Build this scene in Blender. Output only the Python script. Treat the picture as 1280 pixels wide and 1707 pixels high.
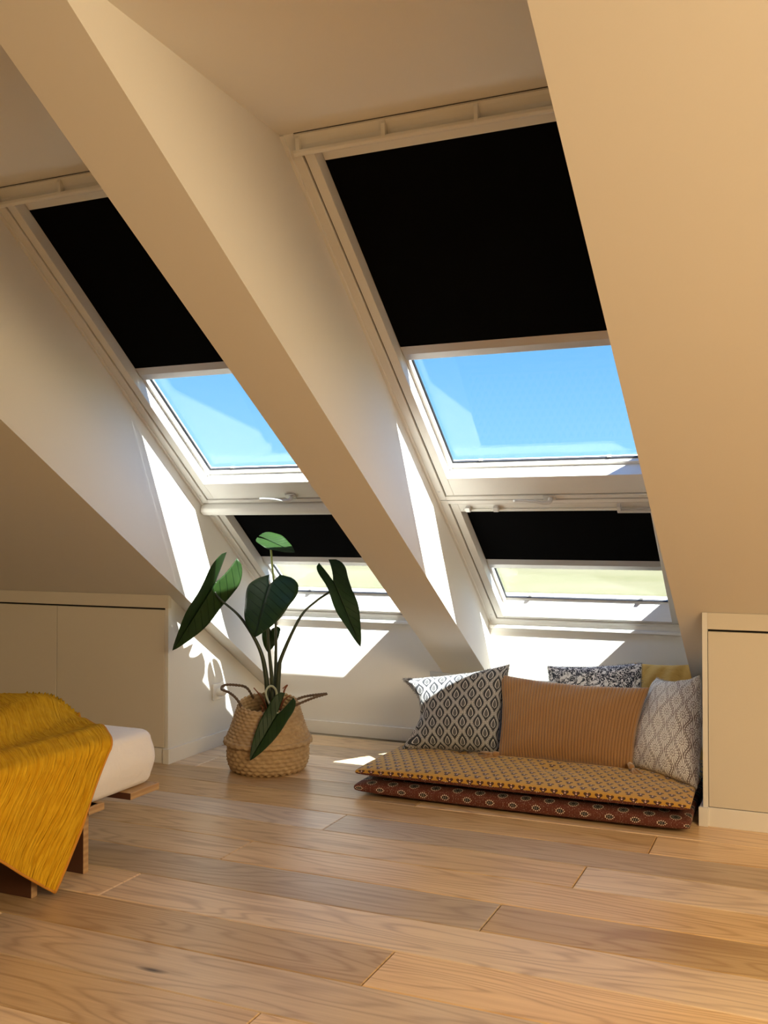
import bpy, math, random
from mathutils import Vector, Matrix, noise
random.seed(7)
SC = bpy.context.scene
COL = SC.collection
for o in list(bpy.data.objects):
    bpy.data.objects.remove(o)

# ------------------------------------------------------------------ camera
YAW, PITCH, ROLL = 0.4129, 0.0179, -0.0002
cam = bpy.data.cameras.new('camera')
cam.sensor_fit = 'HORIZONTAL'
cam.sensor_width = 36.0
cam.lens = 36.0 * 1639.7146 / 1280.0
cam.clip_end = 2000
camo = bpy.data.objects.new('camera', cam)
COL.objects.link(camo)
camo.location = (0, 0, 1.05)
fw = Vector((-math.sin(YAW) * math.cos(PITCH), math.cos(YAW) * math.cos(PITCH), math.sin(PITCH)))
rt = Vector((math.cos(YAW), math.sin(YAW), 0))
up = rt.cross(fw)
rt, up = rt * math.cos(ROLL) + up * math.sin(ROLL), up * math.cos(ROLL) - rt * math.sin(ROLL)
camo.rotation_euler = Matrix((rt, up, -fw)).transposed().to_euler()
SC.camera = camo

# ------------------------------------------------------------------ sky, sun, lights, exposure
SC.view_settings.view_transform = 'Standard'
SC.view_settings.look = 'None'
SC.view_settings.gamma = 1.0
SC.view_settings.use_curve_mapping = False
SC.view_settings.exposure = 1.08
SC.cycles.max_bounces = 7
SC.cycles.diffuse_bounces = 4
SC.cycles.glossy_bounces = 3
SC.cycles.transmission_bounces = 3
SC.cycles.caustics_reflective = False
SC.cycles.caustics_refractive = False

world = bpy.data.worlds.new('sky')
SC.world = world
world.use_nodes = True
wn = world.node_tree
wn.nodes.clear()
tc = wn.nodes.new('ShaderNodeTexCoord')
sep = wn.nodes.new('ShaderNodeSeparateXYZ')
ramp = wn.nodes.new('ShaderNodeValToRGB')
bg = wn.nodes.new('ShaderNodeBackground')
wo = wn.nodes.new('ShaderNodeOutputWorld')
wn.links.new(tc.outputs['Generated'], sep.inputs[0])
wn.links.new(sep.outputs['Z'], ramp.inputs[0])
wn.links.new(ramp.outputs[0], bg.inputs[0])
wn.links.new(bg.outputs[0], wo.inputs[0])
cr = ramp.color_ramp
cr.elements[0].position = 0.0
cr.elements[0].color = (0.26, 0.46, 0.57, 1)
cr.elements[1].position = 1.0
cr.elements[1].color = (0.11, 0.34, 0.92, 1)
for p, c in ((0.08, (0.17, 0.375, 0.56, 1)), (0.20, (0.093, 0.275, 0.54, 1))):
    e = cr.elements.new(p)
    e.color = c
bg.inputs[1].default_value = 1.0

SUN_DIR = Vector((-0.69, 0.42, -1.0)).normalized()
sun = bpy.data.lights.new('sun', 'SUN')
sun.energy = 14.0
sun.color = (1.0, 0.97, 0.90)
sun.angle = 0.009
suno = bpy.data.objects.new('sun', sun)
COL.objects.link(suno)
suno.location = (6, -3, 9)
suno.rotation_euler = SUN_DIR.to_track_quat('-Z', 'Y').to_euler()

# added warm fill light, high up to the right behind the camera; no window there
fill = bpy.data.lights.new('warm_fill', 'AREA')
fill.shape = 'RECTANGLE'
fill.size, fill.size_y = 1.6, 1.2
fill.energy = 62
fill.color = (1.0, 0.785, 0.48)
fillo = bpy.data.objects.new('warm_fill', fill)
COL.objects.link(fillo)
fillo.location = (1.7, 0.2, 2.05)
fillo.rotation_euler = (Vector((-0.3, 2.4, 0.0)) - Vector(fillo.location)).to_track_quat('-Z', 'Y').to_euler()

# ------------------------------------------------------------------ node helpers
class X:
    """a float socket with operators"""
    nt = None
    def __init__(s, v): s.v = v
    @staticmethod
    def m(op, *a, clamp=False):
        n = X.nt.nodes.new('ShaderNodeMath')
        n.operation = op
        n.use_clamp = clamp
        for i, q in enumerate(a):
            q = q.v if isinstance(q, X) else q
            if isinstance(q, (int, float)):
                n.inputs[i].default_value = q
            else:
                X.nt.links.new(q, n.inputs[i])
        return X(n.outputs[0])
    def __add__(s, o): return X.m('ADD', s, o)
    __radd__ = __add__
    def __sub__(s, o): return X.m('SUBTRACT', s, o)
    def __rsub__(s, o): return X.m('SUBTRACT', o, s)
    def __mul__(s, o): return X.m('MULTIPLY', s, o)
    __rmul__ = __mul__
    def __truediv__(s, o): return X.m('DIVIDE', s, o)
    def __abs__(s): return X.m('ABSOLUTE', s)
    def __lt__(s, o): return X.m('LESS_THAN', s, o)
    def __gt__(s, o): return X.m('GREATER_THAN', s, o)
    def frac(s): return X.m('FRACT', s)
    def floor(s): return X.m('FLOOR', s)
    def sin(s): return X.m('SINE', s)
    def cos(s): return X.m('COSINE', s)
    def sqrt(s): return X.m('SQRT', s)
    def pow(s, e): return X.m('POWER', s, e)
    def mn(s, o): return X.m('MINIMUM', s, o)
    def mx(s, o): return X.m('MAXIMUM', s, o)
    def clamp(s): return X.m('ADD', s, 0.0, clamp=True)

def sel(c, a, b):
    return c * a + (1.0 - c) * b

def lk(a, b):
    X.nt.links.new(a.v if isinstance(a, X) else a, b)

def new(t):
    return X.nt.nodes.new('ShaderNode' + t)

def mixc(f, a, b):
    n = new('Mix')
    n.data_type = 'RGBA'
    for v, i in ((f, 0), (a, 6), (b, 7)):
        if isinstance(v, X): lk(v, n.inputs[i])
        elif isinstance(v, (int, float)): n.inputs[i].default_value = v
        elif isinstance(v, tuple): n.inputs[i].default_value = v + (1,) if len(v) == 3 else v
        else: lk(v, n.inputs[i])
    return n.outputs[2]

def tex_noise(vec, scale, detail=3, rough=0.5, dist=0.0):
    n = new('TexNoise')
    n.inputs['Scale'].default_value = scale
    n.inputs['Detail'].default_value = detail
    n.inputs['Roughness'].default_value = rough
    n.inputs['Distortion'].default_value = dist
    if vec is not None: lk(vec, n.inputs['Vector'])
    return X(n.outputs[0])

def comb(x, y, z=0.0):
    n = new('CombineXYZ')
    for i, q in enumerate((x, y, z)):
        if isinstance(q, X): lk(q, n.inputs[i])
        else: n.inputs[i].default_value = q
    return n.outputs[0]

def coord(kind):
    return new('TexCoord').outputs[kind]

def xyz(vec):
    s = new('SeparateXYZ')
    lk(vec, s.inputs[0])
    return X(s.outputs[0]), X(s.outputs[1]), X(s.outputs[2])

def mat(name, color=(0.8, 0.8, 0.8), rough=0.5, fn=None, metallic=0.0, spec=None, sheen=0.0):
    m = bpy.data.materials.new(name)
    m.use_nodes = True
    X.nt = m.node_tree
    b = X.nt.nodes['Principled BSDF']
    b.inputs['Base Color'].default_value = tuple(color) + (1,)
    b.inputs['Roughness'].default_value = rough
    b.inputs['Metallic'].default_value = metallic
    if spec is not None: b.inputs['Specular IOR Level'].default_value = spec
    if sheen: b.inputs['Sheen Weight'].default_value = sheen
    if fn: fn(b)
    m.diffuse_color = tuple(color) + (1,)
    return m

def bump(b, h, strength=0.3, dist=0.01):
    n = new('Bump')
    n.inputs['Strength'].default_value = strength
    n.inputs['Distance'].default_value = dist
    lk(h, n.inputs['Height'])
    lk(n.outputs[0], b.inputs['Normal'])

# ------------------------------------------------------------------ materials
def f_paint(c):
    def fn(b):
        v = coord('Object')
        n = tex_noise(v, 2.0, 3)
        lk(mixc(n, tuple(q * 0.96 for q in c), c), b.inputs['Base Color'])
        bump(b, tex_noise(v, 90, 2), 0.05, 0.002)
    return fn

WALL = (0.80, 0.775, 0.725)
M_wall = mat('wall_paint', WALL, 0.75, f_paint(WALL))
CAB = (0.70, 0.64, 0.54)
M_cab = mat('cabinet_lacquer', CAB, 0.42, f_paint(CAB))
M_panel = mat('panel_white', (0.78, 0.755, 0.70), 0.5, f_paint((0.78, 0.755, 0.70)))
M_base = mat('baseboard_white', (0.80, 0.77, 0.72), 0.4, f_paint((0.80, 0.77, 0.72)))
M_gap = mat('shadow_gap', (0.03, 0.025, 0.02), 0.8)
M_frame = mat('window_white', (0.80, 0.79, 0.76), 0.35, f_paint((0.80, 0.79, 0.76)))
M_seal = mat('rubber_seal', (0.02, 0.02, 0.025), 0.5)
M_alu = mat('brushed_aluminium', (0.62, 0.61, 0.60), 0.38, lambda b: bump(b, tex_noise(coord('Object'), 300, 1), 0.04, 0.001), metallic=0.55)
M_black = mat('blackout_fabric', (0.0035, 0.0035, 0.004), 0.9, lambda b: bump(b, tex_noise(coord('Object'), 400, 1), 0.05, 0.001), spec=0.02)
M_handle = mat('handle_satin', (0.66, 0.66, 0.66), 0.3, lambda b: bump(b, tex_noise(coord('Object'), 200, 1), 0.02, 0.001), metallic=0.3)
M_plastic = mat('socket_plastic', (0.82, 0.81, 0.78), 0.3, f_paint((0.82, 0.81, 0.78)))

def f_glass(m):
    X.nt = m.node_tree
    X.nt.nodes.clear()
    out = new('OutputMaterial')
    mx = new('MixShader')
    t = new('BsdfTransparent')
    t.inputs[0].default_value = (0.95, 0.985, 0.985, 1)
    g = new('BsdfGlossy')
    g.inputs['Roughness'].default_value = 0.02
    lw = new('LayerWeight')
    lk(X(lw.outputs['Facing']).pow(5.0) * 0.9 + 0.035, mx.inputs[0])
    lk(t.outputs[0], mx.inputs[1])
    lk(g.outputs[0], mx.inputs[2])
    lk(mx.outputs[0], out.inputs[0])
M_glass = bpy.data.materials.new('window_glass')
M_glass.use_nodes = True
f_glass(M_glass)

def f_oak(b):
    o = coord('Object')
    x, y, z = xyz(o)
    oi = new('ObjectInfo')
    r = X(oi.outputs['Random'])
    r2 = (r * 57.31).frac()
    sh = r * 91.7
    low = tex_noise(comb(x * 0.5 + sh, y * 3.6 + sh * 0.37, r), 1.5, 2)
    ring = ((y * 10.0 + low * 17.0 + (x + sh).sin() * 0.35) * 6.2832)
    ring = (ring.sin() * 0.5 + 0.5).pow(3.5)
    fine = tex_noise(comb(x * 3.0 + sh, y * 95.0, r * 10.0), 1.0, 4, 0.62)
    pore = tex_noise(comb(x * 14.0 + sh, y * 330.0, r * 3.0), 1.0, 2, 0.5)
    blot = tex_noise(comb(x * 1.6 + sh, y * 5.0 + sh), 1.0, 3)
    k = ring * 0.40 + fine * 0.85 + (blot - 0.5) * 0.55
    k = ((k - 0.22) * 1.15).clamp()
    c = mixc(k, (0.76, 0.545, 0.32), (0.45, 0.27, 0.135))
    tone = new('HueSaturation')
    lk(c, tone.inputs['Color'])
    lk(r2 * 0.50 + 0.76, tone.inputs['Value'])
    lk(r * 0.40 + 0.80, tone.inputs['Saturation'])
    # knots
    vo = new('TexVoronoi')
    vo.inputs['Scale'].default_value = 1.0
    lk(comb(x * 1.05 + sh, y * 5.2 + r2 * 40.0), vo.inputs['Vector'])
    d = X(vo.outputs['Distance'])
    kn = ((0.085 - d - fine * 0.05) * 26.0).clamp()
    c2 = mixc(kn, tone.outputs[0], (0.075, 0.04, 0.02))
    lk(c2, b.inputs['Base Color'])
    lk(fine * 0.14 + 0.27, b.inputs['Roughness'])
    bump(b, k * -0.5 + pore * -0.35, 0.12, 0.0015)
M_oak = mat('oak_plank', (0.5, 0.33, 0.18), 0.38, f_oak, spec=0.45)
M_under = mat('floor_underlay', (0.05, 0.035, 0.02), 0.9)

def f_ply(b):
    x, y, z = xyz(coord('Object'))
    lay = ((z * 330.0).sin() * 0.5 + 0.5)
    g = tex_noise(comb(x * 6.0, y * 6.0, z * 120.0), 1.0, 3)
    c = mixc((lay * 0.45 + g * 0.6).clamp(), (0.60, 0.40, 0.21), (0.34, 0.19, 0.09))
    lk(c, b.inputs['Base Color'])
M_ply_shade = mat('shaded_ply_face', (0.10, 0.038, 0.020), 0.45, lambda b: bump(b, tex_noise(coord('Object'), 60, 2), 0.1, 0.002))
M_ply = mat('birch_plywood', (0.5, 0.34, 0.18), 0.55, f_ply)

def f_sheet(b):
    v = coord('Object')
    bump(b, tex_noise(v, 9, 4, 0.55, 0.8), 0.35, 0.02)
M_sheet = mat('white_sheet', (0.86, 0.84, 0.86), 0.85, f_sheet, sheen=0.2)

def f_muslin(b):
    u = X(None)
    uv = coord('UV')
    x, y, z = xyz(uv)
    wob = tex_noise(comb(x * 3.0, y * 3.0), 1.0, 3)
    cr1 = tex_noise(comb(x * 150.0 + wob * 9.0, y * 9.0), 1.0, 2, 0.5, 0.6)
    cr2 = tex_noise(comb(x * 40.0, y * 28.0), 1.0, 2, 0.5, 0.5)
    k = (cr1 * 0.8 + cr2 * 0.3)
    c = mixc(((k - 0.35) * 1.6).clamp(), (0.60, 0.29, 0.006), (0.95, 0.60, 0.035))
    lk(c, b.inputs['Base Color'])
    bump(b, k, 1.0, 0.012)
M_muslin = mat('mustard_muslin', (0.70, 0.40, 0.03), 0.9, f_muslin, spec=0.1)
M_hem = mat('muslin_hem', (0.62, 0.27, 0.03), 0.9, lambda b: bump(b, tex_noise(coord('Object'), 120, 2), 0.3, 0.003))

def uvx():
    x, y, z = xyz(coord('UV'))
    return x, y

def weave(b, x, y, s=0.12):
    bump(b, (x * 2600.0).sin() * (y * 2600.0).sin() * 0.5 + tex_noise(comb(x * 12.0, y * 12.0), 1.0, 3) * 6.0, s, 0.004)

def ogee(x, y, a):
    """distance to an ogee lattice of period 1 x 1 and the local coordinates of the nearest cell"""
    fx = (x + 0.5).frac() - 0.5
    fy = (y + 0.5).frac() - 0.5
    lim = (y * 6.28318).cos() * a + 0.25
    inside = abs(fx) < lim
    line = abs(abs(fx) - lim)
    gx = x.frac() - 0.5
    gy = y.frac() - 0.5
    return line, sel(inside, fx, gx), sel(inside, fy, gy)

def f_blue(b):
    u, v = uvx()
    x, y = u / 0.066, v / 0.078
    line, lx, ly = ogee(x, y, 0.15)
    # double outline with beads between
    l1 = line < 0.020
    l2 = abs(line - 0.085) < 0.011
    bead = (abs(line - 0.052) < 0.011) * (((y * 75.0).sin()) > 0.2)
    # drop motif
    q = ((ly + 0.21) / 0.44).clamp()
    w = q.sqrt() * (1.0 - q) * 0.36
    dd = abs(lx) - w
    outl = (abs(dd) < 0.020) * (abs(ly) < 0.24)
    ind = (dd < -0.03) * 0.22 * tex_noise(comb(u * 900.0, v * 900.0), 1.0, 1)
    k = l1.mx(l2).mx(bead).mx(outl).mx(ind).clamp()
    k = k * (tex_noise(comb(u * 500.0, v * 500.0), 1.0, 2) * 0.5 + 0.7).clamp()
    lk(mixc(k, (0.030, 0.034, 0.044), (0.72, 0.72, 0.72)), b.inputs['Base Color'])
    weave(b, u, v)
M_blue = mat('indigo_block_print', (0.2, 0.2, 0.23), 0.9, f_blue, sheen=0.2)

def f_brown(b):
    u, v = uvx()
    x, y = u / 0.078, v / 0.098
    line, lx, ly = ogee(x, y, 0.15)
    border = abs(line - 0.048) < 0.020
    bead = (line < 0.012) * (((y * 62.0).sin()) > 0.1)
    lyy = ly * 1.1
    r = (lx * lx + lyy * lyy).sqrt()
    th = X.m('ARCTAN2', lyy, lx)
    petal = abs((th * 4.0).cos())
    flower = (abs(r - 0.10 - petal * 0.05) < 0.018).mx((r < 0.045) * (r > 0.02))
    veins = (r > 0.05) * (r < 0.12) * (petal < 0.35)
    ring = (r > 0.185) * (line > 0.06) * (((th * 16.0).sin()) > 0.0)
    k = border.mx(bead).mx(flower).mx(veins).mx(ring * 0.55).clamp()
    wear = tex_noise(comb(u * 5.0 + 3.0, v * 5.0), 1.0, 2)
    k = k * (wear * 0.7 + 0.55).clamp()
    lk(mixc(k, (0.84, 0.81, 0.77), (0.095, 0.045, 0.028)), b.inputs['Base Color'])
    weave(b, u, v)
M_brown = mat('brown_block_print', (0.6, 0.52, 0.46), 0.9, f_brown, sheen=0.2)

def f_floral(b):
    u, v = uvx()
    w = tex_noise(comb(u * 26.0, v * 26.0), 1.0, 2)
    vo = new('TexVoronoi')
    vo.feature = 'SMOOTH_F1'
    vo.inputs['Scale'].default_value = 1.0
    vo.inputs['Smoothness'].default_value = 0.3
    lk(comb(u * 46.0 + w * 3.0, v * 46.0 + w * 2.0), vo.inputs['Vector'])
    n2 = tex_noise(comb(u * 95.0, v * 95.0), 1.0, 2, 0.5, 2.0)
    k = ((X(vo.outputs['Distance']) > 0.36) * (n2 > 0.46)).mx(n2 > 0.66).clamp()
    lk(mixc(k, (0.74, 0.74, 0.74), (0.025, 0.028, 0.04)), b.inputs['Base Color'])
    weave(b, u, v)
M_floral = mat('black_white_floral', (0.5, 0.5, 0.5), 0.9, f_floral)

def f_cord(b):
    u, v = uvx()
    n = tex_noise(comb(u * 6.0, v * 3.0), 1.0, 3)
    f = tex_noise(comb(u * 500.0, v * 160.0), 1.0, 2)
    c = mixc((n * 0.5 + f * 0.5).clamp(), (0.27, 0.130, 0.040), (0.39, 0.205, 0.070))
    wale = abs(((u - 0.3) * (3.14159 * 46 / 0.579)).sin())
    lk(mixc(((0.5 - wale) * 2.0).clamp(), c, (0.17, 0.072, 0.020)), b.inputs['Base Color'])  # grooves painted darker: their shade plus the darker ground weave
    bump(b, f, 0.2, 0.002)
M_cord = mat('ochre_corduroy', (0.52, 0.30, 0.11), 0.85, f_cord, sheen=0.6)

def f_linen(c):
    def fn(b):
        u, v = uvx()
        n = tex_noise(comb(u * 9.0, v * 9.0), 1.0, 4, 0.6, 0.8)
        lk(mixc(n, tuple(q * 0.85 for q in c), c), b.inputs['Base Color'])
        bump(b, n, 0.6, 0.02)
    return fn
M_yellow = mat('yellow_cotton', (0.78, 0.47, 0.11), 0.85, f_linen((0.80, 0.48, 0.11)), sheen=0.2)
M_grey = mat('grey_cotton', (0.45, 0.46, 0.47), 0.9, f_linen((0.48, 0.49, 0.50)))

def f_sprig(b):
    u, v = uvx()
    x, y = u / 0.040, v / 0.038
    row = y.floor()
    x = x + row * 0.5
    fx = x.frac() - 0.5
    fy = y.frac() - 0.5
    r = (fx * fx + fy * fy * 0.8).sqrt()
    th = X.m('ARCTAN2', fy, fx)
    lobe = 0.27 + (th * 3.0 - 1.57).cos() * 0.10
    dk = (r < lobe)
    c1 = r < 0.075
    dotr = ((fx * fx + (fy - 0.2) * (fy - 0.2)).sqrt() < 0.045)
    stem = (abs(fx) < 0.03) * (fy < 0.0) * (fy > -0.33)
    leaf = (abs(abs(fx) - 0.14) < 0.07) * (abs(fy + 0.26) < 0.08)
    n = tex_noise(comb(u * 3.0, v * 3.0), 1.0, 3)
    base = mixc(n, (0.46, 0.225, 0.024), (0.60, 0.33, 0.045))
    c = mixc(dk.mx(stem).mx(leaf).clamp() * 0.95, base, (0.050, 0.015, 0.014))
    c = mixc(c1.mx(dotr).clamp(), c, (0.70, 0.47, 0.42))
    lk(c, b.inputs['Base Color'])
    weave(b, u, v)
M_sprig = mat('mustard_sprig_print', (0.6, 0.33, 0.05), 0.8, f_sprig, sheen=0.2)

def f_medal(b):
    u, v = uvx()
    x, y = u / 0.088, v / 0.05
    row = y.floor()
    x = x + row * 0.5
    fx = (x.frac() - 0.5) * 1.76
    fy = y.frac() - 0.5
    r = (fx * fx + fy * fy).sqrt()
    th = X.m('ARCTAN2', fy, fx)
    disc = r < 0.30
    dots = (abs(r - 0.36) < 0.045) * ((th * 16.0).sin() > 0.0)
    spokes = (r < 0.26) * (r > 0.13) * ((th * 10.0).sin() > 0.55) * 0.5
    fine = (tex_noise(comb(u * 260.0, v * 260.0), 1.0, 1) > 0.66) * (r > 0.45) * 0.4
    c = mixc(disc, (0.115, 0.026, 0.013), (0.008, 0.007, 0.009))
    c = mixc(dots.mx(spokes).mx(fine).clamp(), c, (0.70, 0.62, 0.50))
    lk(c, b.inputs['Base Color'])
    weave(b, u, v)
M_medal = mat('rust_medallion_print', (0.2, 0.06, 0.03), 0.85, f_medal)

def f_sea(b):
    v = coord('Object')
    n = tex_noise(v, 60, 3)
    n2 = tex_noise(v, 14, 2)
    lk(mixc((n * 0.7 + n2 * 0.4).clamp(), (0.23, 0.13, 0.055), (0.68, 0.49, 0.275)), b.inputs['Base Color'])
M_sea = mat('seagrass', (0.45, 0.30, 0.15), 0.8, f_sea)
M_rope = mat('dark_braid', (0.13, 0.085, 0.05), 0.8, lambda b: bump(b, tex_noise(coord('Object'), 150, 2), 0.4, 0.003))
M_soil = mat('potting_soil', (0.03, 0.018, 0.012), 0.95, lambda b: bump(b, tex_noise(coord('Object'), 60, 4), 1.0, 0.02))

def f_leaf(b):
    u, v = uvx()          # u lateral 0..1 from midrib, v along the blade
    side = abs(((v * 7.0 - u * 2.6)).frac() - 0.5)
    vein = ((0.055 - side) * 22.0).clamp()
    mid = ((0.045 - abs(u)) * 40.0).clamp()
    n = tex_noise(coord('Object'), 22, 3)
    c = mixc(n, (0.009, 0.028, 0.007), (0.024, 0.062, 0.012))
    c = mixc(vein.mx(mid) * 0.8, c, (0.004, 0.013, 0.005))
    lk(c, b.inputs['Base Color'])
    bump(b, vein.mx(mid) * -1.0, 0.5, 0.004)
    # thin blade: some light comes through
    tr = new('BsdfTranslucent')
    tr.inputs[0].default_value = (0.07, 0.16, 0.012, 1)
    ms = new('MixShader')
    ms.inputs[0].default_value = 0.15
    out = [n_ for n_ in X.nt.nodes if n_.type == 'OUTPUT_MATERIAL'][0]
    pass
    lk(b.outputs[0], ms.inputs[1])
    lk(tr.outputs[0], ms.inputs[2])
    lk(ms.outputs[0], out.inputs[0])
M_leaf = mat('alocasia_leaf', (0.02, 0.06, 0.015), 0.45, f_leaf, spec=0.25)

def f_stem(b):
    x, y, z = xyz(coord('Object'))
    n = tex_noise(comb(x * 40.0, y * 40.0, z * 12.0), 1.0, 2)
    lk(mixc(n, (0.012, 0.022, 0.014), (0.05, 0.07, 0.03)), b.inputs['Base Color'])
M_stem = mat('dark_petiole', (0.03, 0.045, 0.02), 0.45, f_stem)
M_stem_pale = mat('pale_petiole', (0.30, 0.42, 0.14), 0.5, lambda b: bump(b, tex_noise(coord('Object'), 90, 2), 0.1, 0.002))
M_stem_white = mat('faded_petiole', (0.42, 0.46, 0.34), 0.5, lambda b: bump(b, tex_noise(coord('Object'), 90, 2), 0.1, 0.002))
M_dry = mat('dry_sheath', (0.22, 0.07, 0.03), 0.8, lambda b: bump(b, tex_noise(coord('Object'), 90, 2), 0.4, 0.002))

def f_grass(b):
    v = coord('Object')
    n = tex_noise(v, 0.02, 5, 0.6)
    n2 = ((tex_noise(v, 0.9, 4, 0.75) - 0.5) * 1.8 + 0.5).clamp()
    c = mixc(n2, (0.070, 0.072, 0.018), (0.150, 0.126, 0.060))
    lk(mixc(((n - 0.45) * 4.0).clamp(), c, (0.15, 0.13, 0.075)), b.inputs['Base Color'])
M_grass = mat('dry_meadow', (0.4, 0.42, 0.15), 0.95, f_grass)

# ------------------------------------------------------------------ object helpers
def put(o, parent, origin):
    COL.objects.link(o)
    if parent is not None:
        o.parent = parent
        o.location = Vector(origin) - Vector(parent.get('_w', (0, 0, 0)))
    else:
        o.location = origin
    o['_w'] = tuple(origin)
    return o

def thing(name, loc, label, cat, group=None, kind=None):
    o = bpy.data.objects.new(name, None)
    o.empty_display_size = 0.05
    put(o, None, loc)
    tag(o, label, cat, group, kind)
    return o

def tag(o, label=None, cat=None, group=None, kind=None):
    if label: o['label'] = label
    if cat: o['category'] = cat
    if group: o['group'] = group
    if kind: o['kind'] = kind
    return o

def obj(name, geo, m, parent=None, origin=None, smooth=False, bevel=0.0, uv=None, solid=0.0, kind=None, label=None):
    verts, faces = geo
    if origin is None:
        origin = parent['_w'] if parent is not None else (0, 0, 0)
    org = Vector(origin)
    me = bpy.data.meshes.new(name)
    me.from_pydata([tuple(Vector(v) - org) for v in verts], [], faces)
    if uv is not None:
        l = me.uv_layers.new(name='UVMap')
        for lp in me.loops:
            l.data[lp.index].uv = uv[lp.vertex_index]
    me.materials.append(m)
    me.update()
    if smooth:
        me.polygons.foreach_set('use_smooth', [True] * len(me.polygons))
    o = bpy.data.objects.new(name, me)
    put(o, parent, origin)
    if solid:
        s = o.modifiers.new('thickness', 'SOLIDIFY')
        s.thickness = solid
    if bevel:
        s = o.modifiers.new('edges', 'BEVEL')
        s.width = bevel
        s.segments = 2
        s.limit_method = 'ANGLE'
    if kind: o['kind'] = kind
    if label: o['label'] = label
    return o

BF = [(0, 3, 2, 1), (4, 5, 6, 7), (0, 1, 5, 4), (1, 2, 6, 5), (2, 3, 7, 6), (3, 0, 4, 7)]
def box(a, b, T=None):
    (x0, y0, z0), (x1, y1, z1) = a, b
    v = [(x0, y0, z0), (x1, y0, z0), (x1, y1, z0), (x0, y1, z0), (x0, y0, z1), (x1, y0, z1), (x1, y1, z1), (x0, y1, z1)]
    if T: v = [T(*p) for p in v]
    return v, list(BF)

def join(*gs):
    V, F = [], []
    for v, f in gs:
        n = len(V)
        V += list(v)
        F += [tuple(i + n for i in q) for q in f]
    return V, F

def prism(poly, x0, x1, T=None):
    """polygon in (a,b) swept along x"""
    n = len(poly)
    v = [(x0, a, b) for a, b in poly] + [(x1, a, b) for a, b in poly]
    if T: v = [T(*p) for p in v]
    f = [tuple(range(n))[::-1], tuple(range(n, 2 * n))]
    f += [(i, (i + 1) % n, (i + 1) % n + n, i + n) for i in range(n)]
    return v, f

def tube(pts, radii, seg=10, cap=True):
    pts = [Vector(p) for p in pts]
    if isinstance(radii, (int, float)): radii = [radii] * len(pts)
    V, F = [], []
    side = None
    for i, p in enumerate(pts):
        d = (pts[min(i + 1, len(pts) - 1)] - pts[max(i - 1, 0)]).normalized()
        if side is None:
            side = d.orthogonal().normalized()
        side = (side - d * side.dot(d)).normalized()
        b = d.cross(side)
        for k in range(seg):
            a = 2 * math.pi * k / seg
            V.append(p + (side * math.cos(a) + b * math.sin(a)) * radii[i])
    for i in range(len(pts) - 1):
        for k in range(seg):
            F.append((i * seg + k, i * seg + (k + 1) % seg, (i + 1) * seg + (k + 1) % seg, (i + 1) * seg + k))
    if cap:
        F.append(tuple(range(seg))[::-1])
        F.append(tuple(range((len(pts) - 1) * seg, len(pts) * seg)))
    return V, F

def smoothpath(pts, n=6):
    """Catmull-Rom"""
    P = [Vector(p) for p in pts]
    P = [P[0] * 2 - P[1]] + P + [P[-1] * 2 - P[-2]]
    out = []
    for i in range(1, len(P) - 2):
        for k in range(n):
            t = k / n
            a, b, c, d = P[i - 1:i + 3]
            out.append(0.5 * ((2 * b) + (c - a) * t + (2 * a - 5 * b + 4 * c - d) * t * t + (3 * b - a - 3 * c + d) * t ** 3))
    out.append(P[-2])
    return out

def struct(name, geo, m, label=None, cat=None, **k):
    o = obj(name, geo, m, **k)
    return tag(o, label, cat, kind='structure')

# ------------------------------------------------------------------ room dimensions (metres)
Y0 = 4.540                      # low wall under the roof windows
ZS, TH = 0.6135, 0.6699         # window plane: height at Y0 and pitch
ZB, TH2 = 0.2133, 0.5581        # lined inner slope
CEIL = 2.2137
XL, XB1, XB2, XR = -2.585, -1.635, -1.410, -0.4626
ZBB = 0.3006                    # the rafter box is shallower than the side slopes
W1A, W1B, W2A, W2B = -2.605, -1.668, -1.439, -0.502   # outer edges of the two window columns
YF = 3.669                      # cabinet fronts
XC, XRC = -2.6656, -0.3713      # cabinet end panels
ZC = ZB + (Y0 - YF) * math.tan(TH2)
ROOM_X0, ROOM_X1, ROOM_Y0 = -4.7, 2.4, -2.2
cT, sT = math.cos(TH), math.sin(TH)

def WP(x, d, n):
    """point of the window plane: x across, d up the slope, n outwards"""
    return (x, Y0 - d * cT + n * sT, ZS + d * sT + n * cT)

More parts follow.
